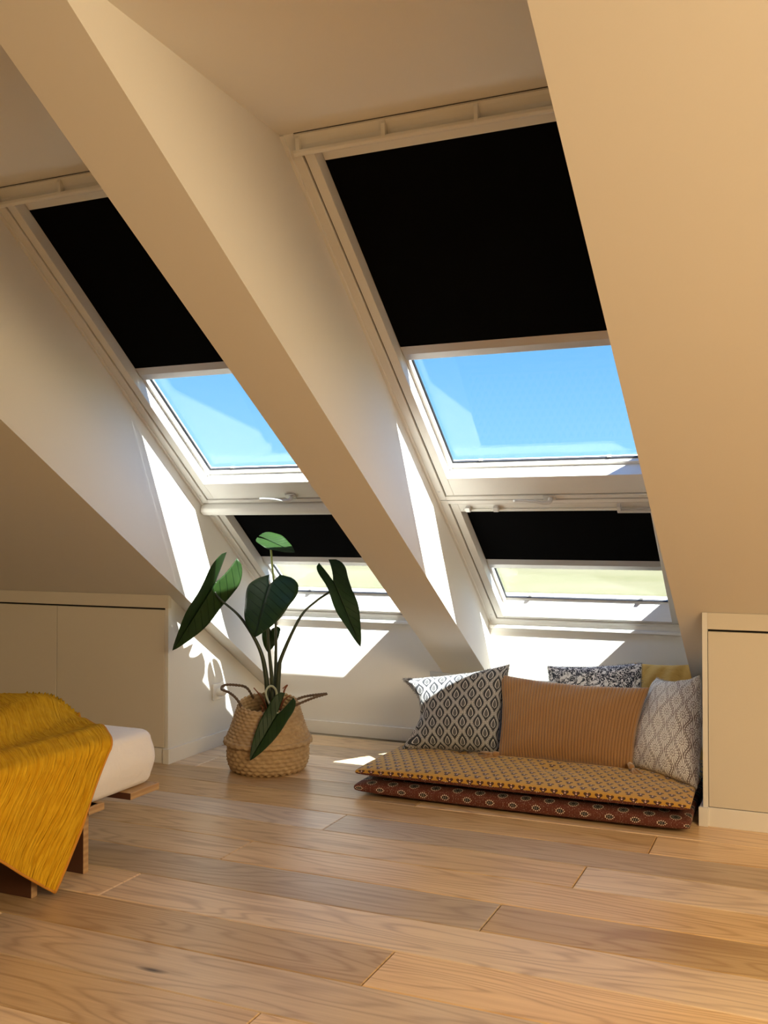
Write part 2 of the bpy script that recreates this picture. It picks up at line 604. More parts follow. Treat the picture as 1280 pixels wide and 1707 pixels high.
# ------------------------------------------------------------------ floor of single planks
floor = struct('floor', box((ROOM_X0, ROOM_Y0, -0.06), (ROOM_X1, Y0 + 0.02, -0.014)), M_under, 'oak plank floor of the attic room', 'floor')
PW = 0.2017
YS = 3.4845                     # a seam between two rows
joints = {0: -0.503, 1: -1.587, 2: -0.660, 3: -1.744, 4: -0.813, 5: -1.894, 6: -0.966, 7: -2.05, 8: -1.112, 9: -2.2, -1: -1.40, -2: -0.35, -3: -1.2, -4: -0.2, -5: -1.0}
def plank(x0, x1, y0, y1):
    g = 0.0015
    c = 0.0022
    hx, hy = (x1 - x0) / 2 - g, (y1 - y0) / 2 - g
    t = 0.0
    v = [(-hx, -hy, -0.014), (hx, -hy, -0.014), (hx, hy, -0.014), (-hx, hy, -0.014),
         (-hx, -hy, -c), (hx, -hy, -c), (hx, hy, -c), (-hx, hy, -c),
         (-hx + c, -hy + c, t), (hx - c, -hy + c, t), (hx - c, hy - c, t), (-hx + c, hy - c, t)]
    f = [(0, 3, 2, 1)] + [(i, (i + 1) % 4, (i + 1) % 4 + 4, i + 4) for i in range(4)] + [(i + 4, (i + 1) % 4 + 4, (i + 1) % 4 + 8, i + 8) for i in range(4)] + [(8, 9, 10, 11)]
    cx, cy = (x0 + x1) / 2, (y0 + y1) / 2
    obj('plank', ([(a + cx, b + cy, z) for a, b, z in v], f), M_oak, floor, origin=(cx, cy, 0))
k = -5
while True:
    ya, yb = YS - (k + 1) * PW, YS - k * PW
    if yb <= ROOM_Y0: break
    ya, yb = max(ya, ROOM_Y0), min(yb, Y0)
    j = joints.get(k, -1.0 - random.random() * 1.2)
    cuts = [j]
    while cuts[0] > ROOM_X0 + 0.3: cuts.insert(0, cuts[0] - 2.18)
    while cuts[-1] < ROOM_X1 - 0.3: cuts.append(cuts[-1] + 2.18)
    cuts[0], cuts[-1] = ROOM_X0, ROOM_X1
    if yb - ya > 0.02:
        for a, b in zip(cuts[:-1], cuts[1:]):
            if b - a > 0.02: plank(a, b, ya, yb)
    k += 1

# ------------------------------------------------------------------ walls, slopes, ceiling
struct('wall_eaves', box((ROOM_X0, Y0, -0.02), (ROOM_X1, Y0 + 0.22, ZS - 0.045)), M_wall, 'low white wall under the roof windows', 'wall')
struct('ceiling', box((ROOM_X0, ROOM_Y0, CEIL), (ROOM_X1, Y0 - 2.585 * cT + 0.1, CEIL + 0.12)), M_wall, 'flat white ceiling above the roof windows', 'ceiling')
struct('wall_left', box((ROOM_X0 - 0.12, ROOM_Y0, -0.02), (ROOM_X0, Y0 + 0.2, CEIL + 0.6)), M_wall, 'white gable wall beyond the bed', 'wall')
struct('wall_right', box((ROOM_X1, ROOM_Y0, -0.02), (ROOM_X1 + 0.12, Y0 + 0.2, CEIL + 0.6)), M_wall, 'white gable wall on the far right', 'wall')
struct('wall_back', box((ROOM_X0, ROOM_Y0 - 0.12, -0.02), (ROOM_X1, ROOM_Y0, CEIL + 0.2)), M_wall, 'white wall behind the viewer', 'wall')

def slope_prism(name, xi0, xi1, xo0, xo1, label, cat, ZB=ZB):
    """solid between the inner slope (xi) and the roof plane (xo); ruled side faces"""
    N = 14
    V, F = [], []
    yi_top = Y0 - (CEIL - ZB) / math.tan(TH2)
    dtop = (CEIL - ZS) / sT
    for i in range(N + 1):
        t = i / N
        yi, zi = Y0 + (yi_top - Y0) * t, ZB + (CEIL - ZB) * t
        d = dtop * t
        V += [(xi0, yi, zi), (xi1, yi, zi), WP(xo1, d, 0), WP(xo1, d, 0.13), WP(xo0, d, 0.13), WP(xo0, d, 0)]
    for i in range(N):
        a, b = 6 * i, 6 * i + 6
        for q in range(6):
            r = (q + 1) % 6
            F.append((a + q, a + r, b + r, b + q))
    F += [tuple(range(6))[::-1], tuple(6 * N + q for q in range(6))]
    return struct(name, (V, F), M_wall, label, cat)

slope_prism('wall_slope_left', ROOM_X0, XL, ROOM_X0, W1A, 'lined roof slope left of the roof windows', 'wall')
slope_prism('trim_1', XB1, XB2, W1B, W2A, 'wide boxed-in rafter running down between the two window columns', 'beam', ZBB)
slope_prism('wall_slope_right', XR, ROOM_X1, W2B, ROOM_X1, 'lined roof slope right of the roof windows', 'wall')
struct('baseboard_eaves', box((XC, Y0 - 0.014, 0), (XRC, Y0, 0.066)), M_base, 'white baseboard along the low wall', 'baseboard', bevel=0.002)

# ------------------------------------------------------------------ roof windows
def ring(x0, x1, d0, d1, wl, wr, wb, wt, n0, n1):
    """rectangular frame of four bars in window coordinates"""
    return [box((x0, d0, n0), (x0 + wl, d1, n1), WP), box((x1 - wr, d0, n0), (x1, d1, n1), WP),
            box((x0 + wl, d0, n0), (x1 - wr, d0 + wb, n1), WP), box((x0 + wl, d1 - wt, n0), (x1 - wr, d1, n1), WP)]

def flare(x0, x1, d0, d1, ix, id0, id1, n0, n1):
    """four faces going from the front opening of a sash back to the glass, a little tapered"""
    A = [(x0, d0, n0), (x1, d0, n0), (x1, d1, n0), (x0, d1, n0)]
    B = [(x0 + ix, d0 + id0, n1), (x1 - ix, d0 + id0, n1), (x1 - ix, d1 - id1, n1), (x0 + ix, d1 - id1, n1)]
    C = [(x0 - 0.012, d0 - 0.012, n1), (x1 + 0.012, d0 - 0.012, n1), (x1 + 0.012, d1 + 0.012, n1), (x0 - 0.012, d1 + 0.012, n1)]
    V = [WP(*p) for p in A + B]
    F = [(i, (i + 1) % 4, (i + 1) % 4 + 4, i + 4) for i in range(4)]
    return V, F

GN = 0.085      # glass depth behind the front of the frame
def roof_window(idx, x0, x1, d0, d1, rail, label):
    loc = WP((x0 + x1) / 2, d0, 0)
    t = thing('window_%d' % idx, loc, label, 'roof window', kind='structure')
    upper = d1 > 1.5
    fwid = 0.043
    fr = ring(x0, x1, d0, d1, fwid, fwid, 0.02, 0.02, -0.002, 0.12)
    obj('frame', join(*fr), M_frame, t, bevel=0.002)
    # slim lining bead around the frame
    obj('lining_bead', join(box((x0 - 0.004, d0 - 0.01, -0.008), (x0 + 0.012, d1, 0.004), WP), box((x1 - 0.012, d0 - 0.01, -0.008), (x1 + 0.004, d1, 0.004), WP)), M_frame, t, bevel=0.002)
    g = 0.0050
    sx0, sx1, sd0, sd1 = x0 + fwid + g, x1 - fwid - g, d0 + 0.02 + g, d1 - 0.02 - g
    sw = 0.034
    obj('gap_seal', join(*ring(x0 + fwid - 0.001, x1 - fwid + 0.001, sd0 - g - 0.001, sd1 + g + 0.001, g + 0.002, g + 0.002, g + 0.002, g + 0.002, 0.010, 0.020)), M_seal, t)
    sash = ring(sx0, sx1, sd0, sd1, sw, sw, rail, 0.05, 0.002, GN + 0.02)
    so = obj('sash', join(*sash), M_frame, t, bevel=0.002)
    wedge = 0.0 if upper else 0.046
    gx0, gx1, gd0, gd1 = sx0 + sw, sx1 - sw, sd0 + rail + wedge, sd1 - 0.05
    if wedge:
        obj('sloped_ledge', prism([(sd0 + rail - 0.001, 0.003), (gd0 + 0.004, GN - 0.004), (gd0, GN + 0.02), (sd0 + rail - 0.001, GN + 0.02)], gx0, gx1, WP), M_frame, so)
    # glazing bead stepping in towards the glass
    bw = 0.011
    bb, bn = (0.014, 0.058) if upper else (0.003, 0.074)
    obj('glazing_bead', join(*(ring(gx0, gx1, gd0, gd1, bw, bw, bb, bw, 0.050, GN - 0.003)[:2] + ring(gx0, gx1, gd0, gd1, bw, bw, bb, bw, bn, GN - 0.003)[2:])), M_frame, so, bevel=0.001)
    obj('seal', join(*ring(gx0 + bw, gx1 - bw, gd0 + bb, gd1 - bw, 0.005, 0.005, 0.005, 0.005, GN - 0.012, GN - 0.004)), M_seal, so)
    pane = obj('pane', box((gx0 + 0.002, gd0 + 0.002, GN), (gx1 - 0.002, gd1 - 0.002, GN + 0.006), WP), M_glass, so)
    # glass spacer clips on the lower edge
    for q in (0.17, 0.83):
        xx = gx0 + (gx1 - gx0) * q
        obj('glass_clip', box((xx - 0.008, gd0 + 0.014, GN - 0.010), (xx + 0.008, gd0 + 0.026, GN - 0.002), WP), M_alu, so)
    # screw caps
    obj('screw_cap', tube([WP(x0 + 0.026, d0 + 0.055, 0.0), WP(x0 + 0.026, d0 + 0.055, -0.003)], 0.006, 12), M_handle, t)
    return t, (gx0, gx1, gd0, gd1)

def handle(t, x, d, lean):
    def H(a, b, c): return WP(x + a, d + b, c)
    h = obj('handle', join(box((-0.022, -0.014, -0.008), (0.028, 0.014, 0.0), H)), M_handle, t, bevel=0.003)
    pts = [H(0.008, 0.0, -0.006), H(0.004, -0.004, -0.024), H(-0.018, 0.003, -0.034), H(-0.05, 0.012, -0.034), H(-0.09, 0.016, -0.032), H(-0.135, 0.017, -0.031)]
    pts = smoothpath(pts, 5)
    r = [0.010 - 0.0035 * min(1, i / 12) for i in range(len(pts))]
    obj('lever', tube(pts, r, 10), M_handle, h, smooth=True)

def control_bar(t, x0, x1, d1):
    """ventilation flap with long pull bar on the top of the upper sash"""
    def H(x, a, b): return WP(x, d1 + a, b)
    flap = obj('ventilation_flap', prism([(-0.004, 0.0), (-0.004, -0.006), (-0.016, -0.007), (-0.034, -0.012), (-0.046, -0.022), (-0.052, -0.022), (-0.056, 0.0)], x0, x1, H), M_frame, t, bevel=0.001)
    bar = prism([(-0.034, -0.036), (-0.040, -0.044), (-0.050, -0.044), (-0.057, -0.034), (-0.056, -0.020), (-0.046, -0.020)], x0 - 0.004, x1 + 0.004, H)
    obj('pull_bar', bar, M_frame, flap, bevel=0.002)
    obj('shadow_seal', box((x0, -0.004, -0.002), (x1, 0.0, 0.01), H), M_seal, flap)
    n = 4
    for i in range(n):
        xx = x0 + 0.012 + (x1 - x0 - 0.024) * i / (n - 1)
        obj('bracket', prism([(-0.006, -0.005), (-0.010, -0.016), (-0.036, -0.041), (-0.050, -0.043), (-0.046, -0.020), (-0.030, -0.010)], xx - 0.006, xx + 0.006, H), M_frame, flap, bevel=0.001)

def blind(x0, x1, dtop, dbot, barh, n, label, group):
    loc = WP((x0 + x1) / 2, dbot, n)
    t = thing('roller_blind', loc, label, 'blind', group)
    obj('fabric', box((x0 + 0.001, dbot + barh, n - 0.005), (x1 - 0.001, dtop, n - 0.003), WP), M_black, t)
    obj('bottom_bar', prism([(dbot, n - 0.004), (dbot, n + 0.008), (dbot + barh, n + 0.010), (dbot + barh, n - 0.003), (dbot + barh * 0.5, n - 0.009)], x0 + 0.003, x1 - 0.003, WP), M_alu, t, bevel=0.001)
    obj('top_rail', box((x0, dtop - 0.012, n - 0.006), (x1, dtop + 0.060, n + 0.016), WP), M_frame, t, bevel=0.003)
    return t

DJ = 0.901
cols = ((W1A, W1B, 'left'), (W2A, W2B, 'right'))
wi = 0
for x0, x1, side in cols:
    oth = 'left of the rafter' if side == 'left' else 'right of the rafter'
    wi += 1
    t, (a, b, c, d) = roof_window(wi, x0, x1, DJ, 2.5775, 0.105, 'tall upper roof window %s' % oth)
    handle(t, x0 + (0.475 if side == 'right' else 0.49), DJ + (0.010 if side == 'right' else 0.045), side)
    control_bar(t, x0 + 0.045, x1 - 0.045, 2.5775)
    n = 0.052
    blind(a + 0.001, b - 0.001, 2.462, 1.630, 0.066, n, 'large black roller blind half drawn over the upper window %s' % oth, None)
    # grey guide rails of the blind run down the sash sides
    wi += 1
    t, (a, b, c, d) = roof_window(wi, x0, x1, 0.0, DJ - 0.006, 0.017, 'low fixed roof window below the upper one, %s' % oth)
    blind(a + 0.001, b - 0.001, d + 0.012, 0.362, 0.068, n, 'small black roller blind half drawn over the low window %s' % oth, None)
    obj('joint_seal', box((x0 + 0.002, DJ - 0.006, 0.006), (x1 - 0.002, DJ, 0.05), WP), M_seal, t)
    # cover strip and catches on the head of the lower window
    if side == 'left':
        obj('sill_nosing', prism([(DJ - 0.006, 0.0), (DJ - 0.006, -0.030), (DJ - 0.016, -0.040), (DJ - 0.040, -0.040), (DJ - 0.056, -0.028), (DJ - 0.062, 0.0)], x0 + 0.004, x1 - 0.004, WP), M_frame, t, bevel=0.004)
    else:
        obj('head_strip', box((x0 + 0.10, DJ - 0.068, -0.006), (x1 - 0.08, DJ - 0.058, 0.0), WP), M_frame, t, bevel=0.002)
        for xx in (0.115, 0.235):
            obj('catch', prism([(DJ - 0.040, 0.0), (DJ - 0.034, -0.018), (DJ - 0.056, -0.022), (DJ - 0.066, 0.0)], x0 + xx, x0 + xx + 0.022, WP), M_handle, t, bevel=0.002)
        obj('catch_bar', box((x0 + 0.735, DJ - 0.068, -0.022), (x0 + 0.87, DJ - 0.056, -0.010), WP), M_handle, t, bevel=0.002)
        obj('catch', box((x0 + 0.735, DJ - 0.060, -0.020), (x0 + 0.75, DJ - 0.034, 0.0), WP), M_handle, t, bevel=0.002)
    # sill lining: from the frame down to the low wall
    obj('sill_trim', box((x0 + 0.002, Y0 - 0.003, ZS - 0.050), (x1 - 0.002, Y0 + 0.10, ZS + 0.001)), M_frame, t)
    obj('sill_ledge', box((x0 - 0.004, Y0 - 0.017, ZS - 0.034), (x1 + 0.004, Y0 - 0.0025, ZS - 0.018)), M_frame, t, bevel=0.003)

# ------------------------------------------------------------------ built-in cabinets
def slope_z(y, gap=0.002):
    return ZB + (Y0 - y) * math.tan(TH2) - gap

def cabinet(name, xa, xb, side, seams, label):
    """xa..xb along the front; end panel on the given side"""
    t = thing(name, ((xa + xb) / 2, YF, 0), label, 'cabinet')
    th = 0.018
    ya = YF + 0.022
    yb = Y0 - 0.016
    e0, e1 = (xb - th, xb) if side > 0 else (xa, xa + th)
    ia, ib = (xa, xb - th) if side > 0 else (xa + th, xb)
    obj('body', prism([(ya, 0.02), (ya, slope_z(ya)), (yb, slope_z(yb)), (yb, 0.02)], ia + 0.001, ib - 0.001), M_gap, t)
    obj('end_panel', prism([(YF, 0.0), (YF, slope_z(YF)), (yb, slope_z(yb)), (yb, 0.0)], e0, e1), M_panel, t, bevel=0.001)
    obj('fascia', box((ia, YF, 0.696), (ib, ya - 0.001, ZC - 0.003)), M_cab, t, bevel=0.001)
    if side > 0:
        obj('fascia_end', box((e0, YF - 0.001, 0.696), (e1 + 0.001, YF + 0.02, ZC - 0.003)), M_cab, t)
    obj('plinth', box((ia, YF - 0.003, 0.0), (ib, ya - 0.001, 0.067)), M_base, t, bevel=0.001)
    bx = (e1, e1 + 0.012) if side > 0 else (e0 - 0.012, e0)
    obj('baseboard', join(box((bx[0], YF - 0.0005, 0.0), (bx[1], yb - 0.004, 0.066)), box((min(e0, bx[0]) - 0.002, YF - 0.012, 0.0), (max(e1, bx[1]) + 0.0, YF - 0.0005, 0.066))), M_base, t, bevel=0.001)
    xs = [ia] + seams + [ib]
    for p, q in zip(xs[:-1], xs[1:]):
        obj('door', box((p + 0.0018, YF - 0.0005, 0.069), (q - 0.0018, YF + 0.0185, 0.688)), M_cab, t, bevel=0.0015)
    return t

cabinet('eaves_cabinet', ROOM_X0 + 0.01, XC, 1, [-4.0, -3.3056], 'long built-in eaves cabinet with flat doors behind the bed')
cabinet('eaves_cabinet', XRC, ROOM_X1 - 0.01, -1, [0.27, 0.92, 1.6], 'built-in eaves cabinet to the right of the floor cushions')

# socket with plug on the end panel of the long cabinet
t = thing('wall_socket', (XC, 4.06, 0.265), 'white wall socket with a plug on the cabinet side behind the basket', 'socket')
obj('cover_plate', box((XC + 0.0005, 4.02, 0.225), (XC + 0.010, 4.10, 0.305)), M_plastic, t, bevel=0.004)
obj('plug', join(tube([(XC + 0.010, 4.06, 0.265), (XC + 0.022, 4.06, 0.265), (XC + 0.045, 4.06, 0.262), (XC + 0.052, 4.06, 0.258)], [0.021, 0.021, 0.017, 0.010], 16)), M_plastic, t, smooth=False, bevel=0.002)

# ------------------------------------------------------------------ bed
BX, BY = -2.03, 2.735
bed = thing('bed_frame', (-2.75, 1.75, 0), 'low plywood bed frame with board legs under the white mattress', 'bed')
for y in (2.56, 2.28, 1.99, 1.70, 1.41, 1.12, 0.83):
    obj('slat', box((-3.42, y + 0.012, 0.184), (-2.012 if y > 2.4 else -2.03, y + 0.162, 0.206)), M_ply, bed, origin=(-2.7, y + 0.08, 0.195), bevel=0.0015)
obj('slat', box((-3.42, 2.385, 0.184), (-2.022, 2.458, 0.206)), M_ply, bed, origin=(-2.7, 2.42, 0.195), bevel=0.0015)
for y in (2.395, 2.178, 1.60, 0.95):
    obj('leg', box((-2.28, y, 0.0), (-2.05, y + 0.024, 0.1835)), M_ply, bed, origin=(-2.16, y, 0.09), bevel=0.0015)
    obj('leg', box((-3.38, y, 0.0), (-3.15, y + 0.024, 0.1835)), M_ply, bed, origin=(-3.26, y, 0.09), bevel=0.0015)
obj('side_rail', box((-2.33, 0.85, 0.085), (-2.305, 2.62, 0.1835)), M_ply, bed, origin=(-2.32, 1.7, 0.13), bevel=0.0015)
obj('side_rail', box((-3.13, 0.85, 0.085), (-3.105, 2.62, 0.1835)), M_ply, bed, origin=(-3.12, 1.7, 0.13), bevel=0.0015)

for o in bed.children:  # shade painted in: y-facing sides and undersides of the boards get a dark colour
    o.data.materials.append(M_ply_shade)
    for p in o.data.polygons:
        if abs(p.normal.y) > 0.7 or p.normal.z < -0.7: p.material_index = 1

def rounded_slab(x0, x1, y0, y1, z0, z1, R, r, seg=8, rows=8, bul=0.012):
    """mattress: rounded corners in plan, rounded edges, slightly swollen sides"""
    V, F = [], []
    def outline(inset, z):
        pts = []
        for cx, cy, a0 in ((x1 - R, y1 - R, 0), (x0 + R, y1 - R, 90), (x0 + R, y0 + R, 180), (x1 - R, y0 + R, 270)):
            for k in range(seg + 1):
                a = math.radians(a0 + 90 * k / seg)
                pts.append((cx + (R - inset) * math.cos(a), cy + (R - inset) * math.sin(a), z))
        return pts
    prof = []
    for k in range(6):
        a = math.pi / 2 * k / 5
        prof.append((r - r * math.sin(a), z0 + r - r * math.cos(a)))
    for k in range(1, rows):
        q = k / rows
        prof.append((-bul * math.sin(math.pi * q), z0 + r + (z1 - z0 - 2 * r) * q))
    for k in range(6):
        a = math.pi / 2 * k / 5
        prof.append((r - r * math.cos(a), z1 - r + r * math.sin(a)))
    prof.append((R * 0.9, z1 + 0.004))
    n = 4 * (seg + 1)
    for ins, z in prof:
        V += outline(ins, z)
    for i in range(len(prof) - 1):
        for k in range(n):
            F.append((i * n + k, i * n + (k + 1) % n, (i + 1) * n + (k + 1) % n, (i + 1) * n + k))
    F += [tuple(range(n))[::-1], tuple(range((len(prof) - 1) * n, len(prof) * n))]
    return V, F

V, F = rounded_slab(-3.42, BX, 0.75, BY, 0.2065, 0.382, 0.055, 0.032)
V = [(x + 0.006 * noise.noise(Vector((x * 7, y * 7, z * 9))), y + 0.008 * noise.noise(Vector((x * 6, y * 8, z * 9 + 5))), z if z < 0.22 else z + 0.005 * noise.noise(Vector((x * 5, y * 5, 2)))) for x, y, z in V]
tag(obj('mattress', (V, F), M_sheet, origin=(-2.72, 1.75, 0.2065), smooth=True), 'thick mattress in a white fitted sheet at the left edge', 'mattress')

# mustard blanket: a square cloth laid cornerwise, one corner hanging over the bed side
def blanket():
    NA, NB = 150, 150
    LA, LB = 1.10, 1.25
    tip = Vector((-0.372, 2.215))
    eR = Vector((0.808, 0.589)).normalized()
    eL = Vector((0.600, -0.800)).normalized()
    re = 0.035
    ex = BX + 0.016            # plane of the hanging part
    V, UV = [], []
    for i in range(NA + 1):
        for j in range(NB + 1):
            a, b = LA * i / NA, LB * j / NB
            p, q = tip + eR * a + eL * b
            # height of the cloth over the mattress (a rumpled duvet lies below it)
            lump = 0.0
            if p > 0:
                c0 = 0.17 + 0.15 * min(1, max(0, (q - 2.15) / 0.5))
                s = min(1, max(0, (p - c0) / 0.18))
                s = s * s * (3 - 2 * s)
                lump = 0.066 * s + 0.014 * min(1, p / 0.08) * math.exp(-((p - 0.10) / 0.06) ** 2)
                lump += 0.022 * s * noise.noise(Vector((p * 4.0 + 2, q * 3.0, 0.7)))
            w = 0.006 * noise.noise(Vector((p * 6, q * 6, 1.3)))
            wr = 0.0022 * math.sin(b * 330 + 4 * noise.noise(Vector((a * 4, b * 5, 0)))) * (0.6 + noise.noise(Vector((a * 7, b * 7, 4))))
            top = 0.400
            if p >= re:
                x, z = BX - (p - re) - 0.02, top + lump + w + wr
            elif p > -re * 0.57:
                t_ = (re - p) / (re * 1.57) * math.pi / 2
                x, z = BX - 0.02 + (re + 0.001) * math.sin(t_) + wr, top - re + re * math.cos(t_) + w * 0.5
            else:
                drop = -p - re * 0.57
                x, z = ex + 0.006 * math.sin(q * 22 + drop * 6) * min(1, drop / 0.1) + wr + w + 0.030 * drop, top - re - drop
            y = q
            if q > BY + 0.01:
                y = BY + 0.014 + 0.5 * wr
                z = z - (q - BY - 0.01)
            elif q > BY - 0.05 and p > 0:
                k_ = (q - BY + 0.05) / 0.06
                z -= 0.016 * k_ * k_
            V.append((x, y, max(z, 0.012)))
            UV.append((b, a))
    F = []
    n = NB + 1
    for i in range(NA):
        for j in range(NB):
            F.append((i * n + j, i * n + j + 1, (i + 1) * n + j + 1, (i + 1) * n + j))
    t = thing('blanket', (-2.3, 2.2, 0.39), 'crinkled mustard yellow muslin blanket draped over the white mattress', 'blanket')
    obj('cloth', (V, F), M_muslin, t, smooth=True, uv=UV, solid=0.003)
    h1 = [Vector(V[i * n]) for i in range(0, NA + 1, 2)]
    h2 = [Vector(V[j]) for j in range(0, NB + 1, 2)]
    obj('hem', tube([p + Vector((0.002, 0, 0)) for p in h1], 0.0042, 6), M_hem, t, smooth=True)
    obj('hem', tube([p + Vector((0.002, 0, 0)) for p in h2], 0.0042, 6), M_hem, t, smooth=True)
blanket()

# ------------------------------------------------------------------ basket and plant
PC = Vector((-2.206, 3.768, 0.0))
RV = Vector((math.cos(YAW), math.sin(YAW), 0))      # sideways axis of the plant
KV = Vector((-math.sin(YAW), math.cos(YAW), 0))     # depth axis of the plant
def PL(r, k, z):
    return PC + RV * r + KV * k + Vector((0, 0, z))

def interp(tab, t):
    for (a, va), (b, vb) in zip(tab[:-1], tab[1:]):
        if t <= b:
            q = (t - a) / (b - a)
            return tuple(x + (y - x) * q for x, y in zip(va, vb))
    return tab[-1][1]

bk = thing('seagrass_basket', PC, 'woven seagrass belly basket with folded rim and two braided handles', 'basket')
def shell(prof, rows, amp, seg=180, thick=0.0):
    P = smoothpath([(r, 0, z) for r, z in prof], 10)
    L = [0]
    for a, b in zip(P[:-1], P[1:]): L.append(L[-1] + (b - a).length)
    tot = L[-1]
    n = rows * 6
    V, F = [], []
    for i in range(n + 1):
        s = tot * i / n
        j = 0
        while j < len(L) - 2 and L[j + 1] < s: j += 1
        q = (s - L[j]) / max(1e-9, L[j + 1] - L[j])
        p = P[j].lerp(P[j + 1], min(1, max(0, q)))
        tg = (P[j + 1] - P[j]).normalized()
        nr = Vector((tg.z, 0, -tg.x))
        row = i // 6
        ph = (i % 6) / 6
        ringh = math.sin(math.pi * ph)
        for k in range(seg):
            a = 2 * math.pi * k / seg
            wv = 0.55 + 0.45 * math.sin(a * 30 + (math.pi if row % 2 else 0) + ph * 1.5)
            off = amp * ringh * wv
            r = p.x + nr.x * off
            z = p.z + nr.z * off
            V.append(PC + Vector((r * math.cos(a), r * math.sin(a), z + 0.020 * math.cos(a - 1.98) * max(0, (p.z - 0.12) / 0.16))))
    for i in range(n):
        for k in range(seg):
            F.append((i * seg + k, i * seg + (k + 1) % seg, (i + 1) * seg + (k + 1) % seg, (i + 1) * seg + k))
    return V, F
low = shell([(0.0, 0.003), (0.10, 0.003), (0.150, 0.006), (0.170, 0.035), (0.176, 0.075), (0.172, 0.115), (0.166, 0.145)], 17, 0.0075)
obj('lower_belly', low, M_sea, bk, smooth=True)
top_ = shell([(0.168, 0.118), (0.186, 0.122), (0.192, 0.132), (0.180, 0.146), (0.165, 0.180), (0.146, 0.235), (0.129, 0.285), (0.122, 0.288), (0.126, 0.26), (0.14, 0.21)], 19, 0.0065)
obj('upper_fold', top_, M_sea, bk, smooth=True)
def braid(pts, rad):
    P = smoothpath(pts, 10)
    gs = []
    for ph in (0, math.pi):
        q = []
        s = 0
        for i, p in enumerate(P):
            d = (P[min(i + 1, len(P) - 1)] - P[max(i - 1, 0)]).normalized()
            a1 = d.orthogonal().normalized()
            a1 = (Vector((0, 0, 1)) - d * d.z).normalized()
            a2 = d.cross(a1)
            if i: s += (P[i] - P[i - 1]).length
            an = s * 230 + ph
            q.append(p + (a1 * math.cos(an) + a2 * math.sin(an)) * rad * 0.55)
        gs.append(tube(q, rad * 0.75, 6))
    return join(*gs)
obj('handle', braid([PL(-0.108, -0.060, 0.280), PL(-0.130, -0.055, 0.315), PL(-0.165, -0.03, 0.338), PL(-0.205, 0.0, 0.350), PL(-0.195, 0.03, 0.362), PL(-0.15, 0.055, 0.358), PL(-0.105, 0.065, 0.345), PL(-0.075, 0.085, 0.295)], 0.0052), M_rope, bk, smooth=True)
obj('handle', braid([PL(0.108, -0.062, 0.280), PL(0.135, -0.050, 0.292), PL(0.19, -0.03, 0.312), PL(0.245, 0.0, 0.325), PL(0.25, 0.02, 0.325), PL(0.20, 0.045, 0.316), PL(0.15, 0.06, 0.305), PL(0.108, 0.070, 0.288)], 0.0052), M_rope, bk, smooth=True)

pl = thing('alocasia_plant', PC + Vector((0, 0, 0.20)), 'leafy potted plant with large dark green arrow-shaped leaves on long stalks', 'plant')
sv, sf = [], []
for i in range(6):
    for k in range(36):
        r = 0.132 * i / 5
        a = k * math.pi / 18
        sv.append(PC + Vector((r * math.cos(a), r * math.sin(a), 0.215 + 0.006 * noise.noise(Vector((r * 40, a * 3, 0))))))
for i in range(5):
    for k in range(36):
        sf.append((i * 36 + k, i * 36 + (k + 1) % 36, (i + 1) * 36 + (k + 1) % 36, (i + 1) * 36 + k))
obj('soil', (sv, sf), M_soil, pl, smooth=True)

def leaf(O, tip, lat, wid, fold=0.25, droop=0.0, lobe=0.34, mtl=None, wave=0.010, seed=0, curl=0.0, notch=0.36):
    O, tip, lat = Vector(O), Vector(tip), Vector(lat)
    A = tip - O
    L = A.length
    A.normalize()
    B = (lat - A * lat.dot(A)).normalized()
    N = A.cross(B).normalized()
    if N.dot(Vector((0, -1, 0.4))) < 0: N = -N
    NS, NT = 34, 9
    V, F, UV = [], [], []
    def outer(s):
        if s >= 0:
            return (1 - s ** 1.75) ** 0.85 * (1.0 - 0.10 * (1 - s)) + 0.06 * s * (1 - s)
        q = -s / lobe
        return 0.90 * (1 - q ** 2.6) ** 0.5 * (1 - 0.25 * q) + notch * q
    def inner(s):
        if s >= 0: return 0.0
        q = -s / lobe
        return notch * q ** 0.75
    for sd in (-1, 1):
        base = len(V)
        for i in range(NS + 1):
            s = -lobe + (1 + lobe) * i / NS
            o, n_ = outer(s), inner(s)
            for j in range(NT + 1):
                l = n_ + (max(o, n_) - n_) * j / NT
                ww = wid * l
                h = fold * ww + wave * math.sin(s * 9 + sd * 1.3 + seed) * l * l - droop * L * max(0, s) ** 2 - 0.10 * L * (min(0, s) / lobe) ** 2 * 0.5
                h -= curl * wid * l * l
                p = O + A * (L * s) + B * (sd * ww * math.sqrt(max(0.05, 1 - fold * fold))) + N * h
                V.append(p)
                UV.append((sd * l, s + 1))
        for i in range(NS):
            for j in range(NT):
                q = (base + i * (NT + 1) + j, base + i * (NT + 1) + j + 1, base + (i + 1) * (NT + 1) + j + 1, base + (i + 1) * (NT + 1) + j)
                F.append(q if sd > 0 else q[::-1])
    return obj('leaf', (V, F), mtl or M_leaf, pl, origin=O, smooth=True, uv=UV, solid=0.0012)

def stem(pts, r0, r1, m):
    P = smoothpath([PL(*p) for p in pts], 7)
    n = len(P)
    return obj('petiole', tube(P, [r0 + (r1 - r0) * min(1, (i / (n * 0.55))) for i in range(n)], 10), m, pl, smooth=True)

# left leaf, seen nearly edge on
leaf(PL(-0.232, 0.0, 0.822), PL(-0.418, -0.02, 0.521), (RV * 0.86 + Vector((0, 0, -0.51))) * 0.68 + KV * 0.73, 0.104, fold=0.37, seed=1, lobe=0.38)
stem([(0.005, 0, 0.215), (-0.012, 0, 0.42), (-0.045, 0, 0.54), (-0.124, 0, 0.665), (-0.215, 0.004, 0.745), (-0.240, 0.012, 0.785), (-0.232, 0.004, 0.820)], 0.013, 0.0052, M_stem)
